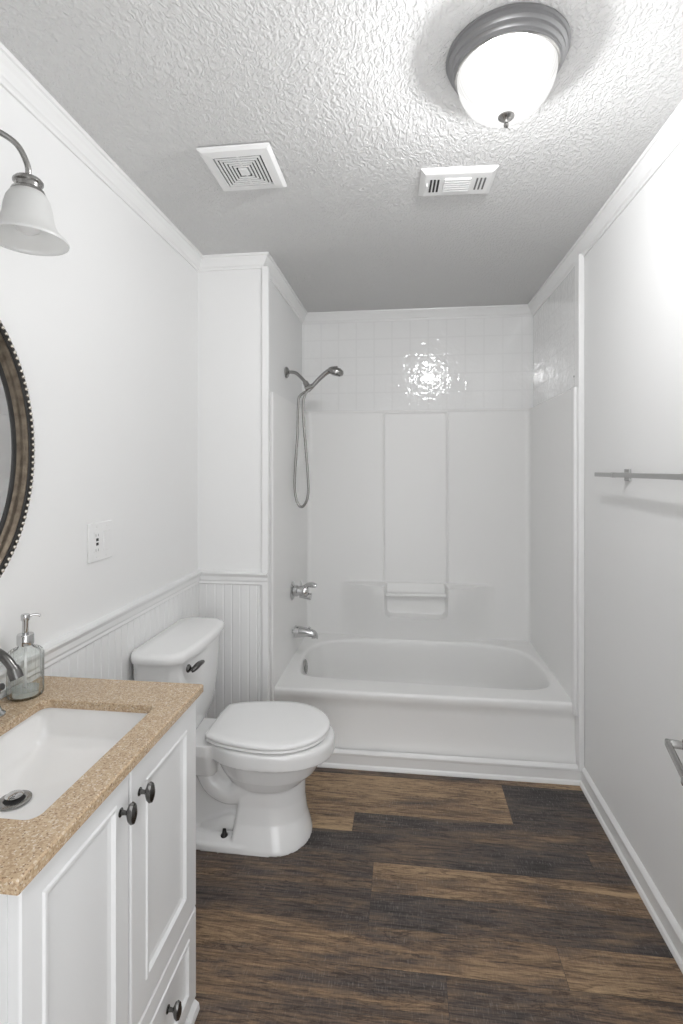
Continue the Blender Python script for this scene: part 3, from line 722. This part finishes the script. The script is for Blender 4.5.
# ------------------------------------------------------------------ wall sconce above the mirror
sc = thing('wall_sconce', 'nickel vanity wall light with frosted bell shade above the mirror', 'wall light', (A_, .85, 2.07))
link('backplate', bx(nb(), A_ + .0005, A_ + .022, .70, .98, 2.03, 2.13, .008, 3), m_nickel, sc)
SHX = -.818
def bell(yc, parent):
    zc = 2.056
    arm = link('arm', tube(nb(), catmull([(A_ + .015, yc - .075, 2.085), (-.940, yc - .075, 2.115), (-.88, yc - .055, 2.142), (-.835, yc - .022, 2.128), (-.818, yc - .004, 2.090), (SHX, yc, 2.058)], 7), .0062, 14), m_nickel, parent, True, 40)
    M = Tm(SHX, yc, zc) @ Matrix.Scale(1.0, 4)
    link('shade_cap', lathe(nb(), [(0, .006), (.018, .006), (.026, .002), (.030, -.003), (.030, -.007), (.026, -.010), (.026, -.019), (.032, -.023), (.034, -.028), (.030, -.032), (0, -.030)], 36, M), m_nickel, arm, True, 40)
    pr = [(.027, -.024), (.036, -.032), (.043, -.044), (.0475, -.062), (.050, -.080), (.053, -.094), (.060, -.108), (.070, -.119), (.078, -.126), (.081, -.131), (.080, -.134)]
    link('glass_shade', lathe(nb(), [(0, -.022)] + pr + [(r_ - .0035, z_ + .001) for r_, z_ in pr[::-1]] + [(0, -.026)], 56, M), m_shade, arm, True, 60)
    link('bulb', lathe(nb(), [(0, -.030), (.013, -.030), (.013, -.050), (.020, -.065), (.028, -.082), (.029, -.096), (.022, -.110), (.010, -.117), (0, -.118)], 28, M), m_plate, arm, True, 50)
bell(1.045, sc); bell(.72, sc)

# ------------------------------------------------------------------ outlet plate
ou = thing('outlet_plate', 'white two gang outlet and switch plate on the left wall', 'outlet', (A_, 1.599, 1.19))
oy0, oy1, oz0, oz1 = 1.532, 1.666, 1.126, 1.252
link('cover_plate', bx(nb(), A_ + .0003, A_ + .0075, oy0, oy1, oz0, oz1, .003, 2), m_plate, ou)
g1, g2 = oy0 + .043, oy1 - .038
rc = link('receptacle', bx(nb(), A_ + .004, A_ + .0088, g1 - .0165, g1 + .0165, 1.155, 1.223, .001, 1), m_plate, ou)
for z in (1.192, 1.178): link('test_button', bx(nb(), A_ + .006, A_ + .0102, g1 - .006, g1 + .006, z, z + .009, .0005, 1), m_dark, rc)
for z in (1.211, 1.163):
    for q in (-.008, .005): link('slot', bx(nb(), A_ + .0085, A_ + .0092, g1 + q, g1 + q + .0015, z - .004, z + .004), m_grey, rc)
bm = nb(); t = nb(); bx(t, -.002, .003, -.0165, .0165, -.033, .033, .001, 1); merge(bm, t, Tm(A_ + .0074, g2, 1.189) @ RY(.05)); link('rocker_switch', bm, m_plate, ou)
for y in (g1, g2):
    for z in (1.140, 1.238): link('screw', lathe(nb(), [(0, 0), (.003, 0), (.002, .0012), (0, .0014)], 12, Tm(A_ + .0074, y, z) @ RY(PI / 2)), m_plate, ou)

# ------------------------------------------------------------------ ceiling fixtures
LX, LY = .244, 1.316
cl = thing('ceiling_light', 'round flush ceiling light with frosted dome and pewter pan', 'ceiling light', (LX, LY, H))
link('pan', lathe(nb(), [(0, -.001), (.1445, -.001), (.1455, -.004), (.1455, -.007), (.1405, -.009), (.1405, -.019), (.137, -.021), (.134, -.024), (.134, -.032), (.130, -.034), (.1275, -.037), (.127, -.044), (.1215, -.046), (.118, -.044), (.117, -.030), (0, -.026)], 72, Tm(LX, LY, H)), m_pan, cl, True, 25)
link('rim_band', lathe(nb(), [(.118, -.038), (.1225, -.040), (.1235, -.046), (.1215, -.049), (.118, -.048)], 72, Tm(LX, LY, H)), m_nickel, cl, True, 40)
dp = []
for i in range(19):
    a = PI / 2 * i / 18
    dp.append((.118 * math.cos(a) ** .85 if i < 18 else 0, -.045 - .108 * math.sin(a) ** 1.12))
link('glass_dome', lathe(nb(), dp[:-1] + [(.006, dp[-1][1])], 240, Tm(LX, LY, H), .0009, 60, (2, 12), caps=False), m_dome, cl, True, 60)
link('finial', lathe(nb(), [(0, -.150), (.020, -.150), (.0195, -.154), (.014, -.159), (.007, -.163), (.0045, -.168), (.0065, -.172), (.005, -.177), (0, -.178)], 28, Tm(LX, LY, H)), m_nickel, cl, True, 40)
ld = bpy.data.lights.new('ceiling_bulb', 'POINT'); ld.shadow_soft_size = .036; ld.energy = LAMP_POWER; ld.color = (.985, .99, 1.0)
lo = bpy.data.objects.new('ceiling_bulb', ld); COL.objects.link(lo); lo.location = (LX, LY, H - .073)

ef = thing('exhaust_fan', 'square white exhaust fan grille with concentric slots on the ceiling', 'exhaust fan', (-.537, 1.695, H))
fx0, fx1, fy0, fy1 = -.655, -.420, 1.572, 1.820
def sq(d, z): return [(fx0 + d, fy0 + d, z), (fx1 - d, fy0 + d, z), (fx1 - d, fy1 - d, z), (fx0 + d, fy1 - d, z)]
link('housing', bx(nb(), fx0 + .022, fx1 - .022, fy0 + .022, fy1 - .022, H - .010, H - .0003), m_dark, ef)
bm = nb(); loft(bm, [sq(0, H - .004), sq(.0005, H - .009), sq(.010, H - .016), sq(.038, H - .019), sq(.038, H - .010), sq(.010, H - .010), sq(.004, H - .004)], wrap=True)
link('grille_frame', bm, m_plate, ef)
bm = nb()
for i in range(6):
    d = .0435 + i * .0115
    if (fx1 - fx0) / 2 - d < .02: break
    loft_l = [sq(d, H - .019), sq(d + .0065, H - .019), sq(d + .0065, H - .0165), sq(d, H - .0165)]
    t = nb(); loft(t, loft_l, wrap=True); merge(bm, t)
bx(bm, (fx0 + fx1) / 2 - .016, (fx0 + fx1) / 2 + .016, (fy0 + fy1) / 2 - .020, (fy0 + fy1) / 2 + .020, H - .020, H - .009, .002)
bx(bm, (fx0 + fx1) / 2 - .003, (fx0 + fx1) / 2 + .003, fy0 + .03, fy1 - .03, H - .014, H - .010)
link('louvre_rings', bm, m_plate, ef)

rg = thing('air_register', 'white rectangular air register with slotted louvres on the ceiling', 'air vent', (.178, 1.868, H))
rx0, rx1, ry0, ry1 = .049, .305, 1.785, 1.955
Mr = Tm(.177, 1.870, 0) @ RZ(.04) @ Tm(-.177, -1.870, 0)
def rq(d, z): return [(rx0 + d, ry0 + d, z), (rx1 - d, ry0 + d, z), (rx1 - d, ry1 - d, z), (rx0 + d, ry1 - d, z)]
t = nb(); loft(t, [rq(0, H - .0005), rq(0, H - .004), rq(.014, H - .013), rq(.020, H - .014)]); bm = nb(); merge(bm, t, Mr)
link('face_plate', bm, m_plate, rg)
for q in range(3):
    bm = nb(); t = nb(); bx(t, rx0 + .034 + q * .0125, rx0 + .041 + q * .0125, ry0 + .048, ry1 - .042, H - .0152, H - .012)
    merge(bm, t, Mr); link('slot', bm, m_dark, rg)
for q in range(3):
    bm = nb(); t = nb(); bx(t, rx1 - .064 + q * .0135, rx1 - .058 + q * .0135, ry0 + .048, ry1 - .048, H - .0152, H - .012)
    merge(bm, t, Mr); link('slot', bm, m_grey, rg)
bm = nb(); t = nb()
for q in range(6):
    yy = ry0 + .045 + q * .0145
    bx(t, rx0 + .083, rx1 - .083, yy, yy + .009, H - .0185, H - .012, .001, 1)
merge(bm, t, Mr); link('louvre_panel', bm, m_plate, rg)
bm = nb(); t = nb(); bx(t, rx0 + .022, rx0 + .026, ry0 + .07, ry0 + .10, H - .024, H - .013, .001, 1); merge(bm, t, Mr); link('damper_lever', bm, m_plate, rg)

# ------------------------------------------------------------------ towel bar
tb = thing('towel_bar', 'square brushed nickel towel bar on the right wall', 'towel bar', (B_, 1.75, 1.403))
BX = .745
link('bar', bx(nb(), BX - .006, BX + .006, 1.39, 2.165, 1.3955, 1.4115, .0015, 2), m_bar, tb)
for y in (1.99, 1.505):
    bm = nb(); bx(bm, BX + .004, B_ - .006, y - .007, y + .007, 1.395, 1.412, .002, 2); bx(bm, B_ - .008, B_ - .0003, y - .022, y + .022, 1.382, 1.425, .002, 2)
    bx(bm, BX - .008, BX + .008, y - .008, y + .008, 1.3945, 1.4125, .001, 1)
    link('post', bm, m_bar, tb)

# ------------------------------------------------------------------ open door on the right
dr = bpy.data.objects.new('door_1', None); COL.objects.link(dr); dr.location = (.31, .22, 0); struct(dr)
bpy.context.view_layer.update()
ex, ey, hx, hy = .477, .969, .304, .225
dv = Vector((ex - hx, ey - hy)); L = dv.length; ang = math.atan2(dv.y, dv.x)
bm = nb(); t = nb()
bx(t, 0, L, -.035, 0, .012, 2.03, .002, 1); merge(bm, t, Tm(hx, hy, 0) @ RZ(ang))
link('leaf', bm, m_trim, dr)
link_m = Tm(hx, hy, 0) @ RZ(ang)
bm = nb(); t = nb()
# rosette, neck and flat lever on the room side of the leaf
for sgn, y0 in ((1, 0.0), (-1, -.035)):
    t = nb(); lathe(t, [(0, 0), (.026, 0), (.026, .005), (.010, .008), (.009, .012), (0, .012)], 32, Tm(L - .052, y0, .970) @ RX(-PI / 2 * sgn)); merge(bm, t, link_m)
    for (u0, u1, v0, v1) in ((L - .055, L - .047, .008, .038), (L - .170, L - .047, .030, .038), (L - .170, L - .160, .016, .041)):
        a, b = sorted((y0 + sgn * v0, y0 + sgn * v1)); t = nb(); bx(t, u0, u1, a, b, .963, .976, .003, 3); merge(bm, t, link_m)
link('door_handle', bm, m_nickel, dr, True, 40)
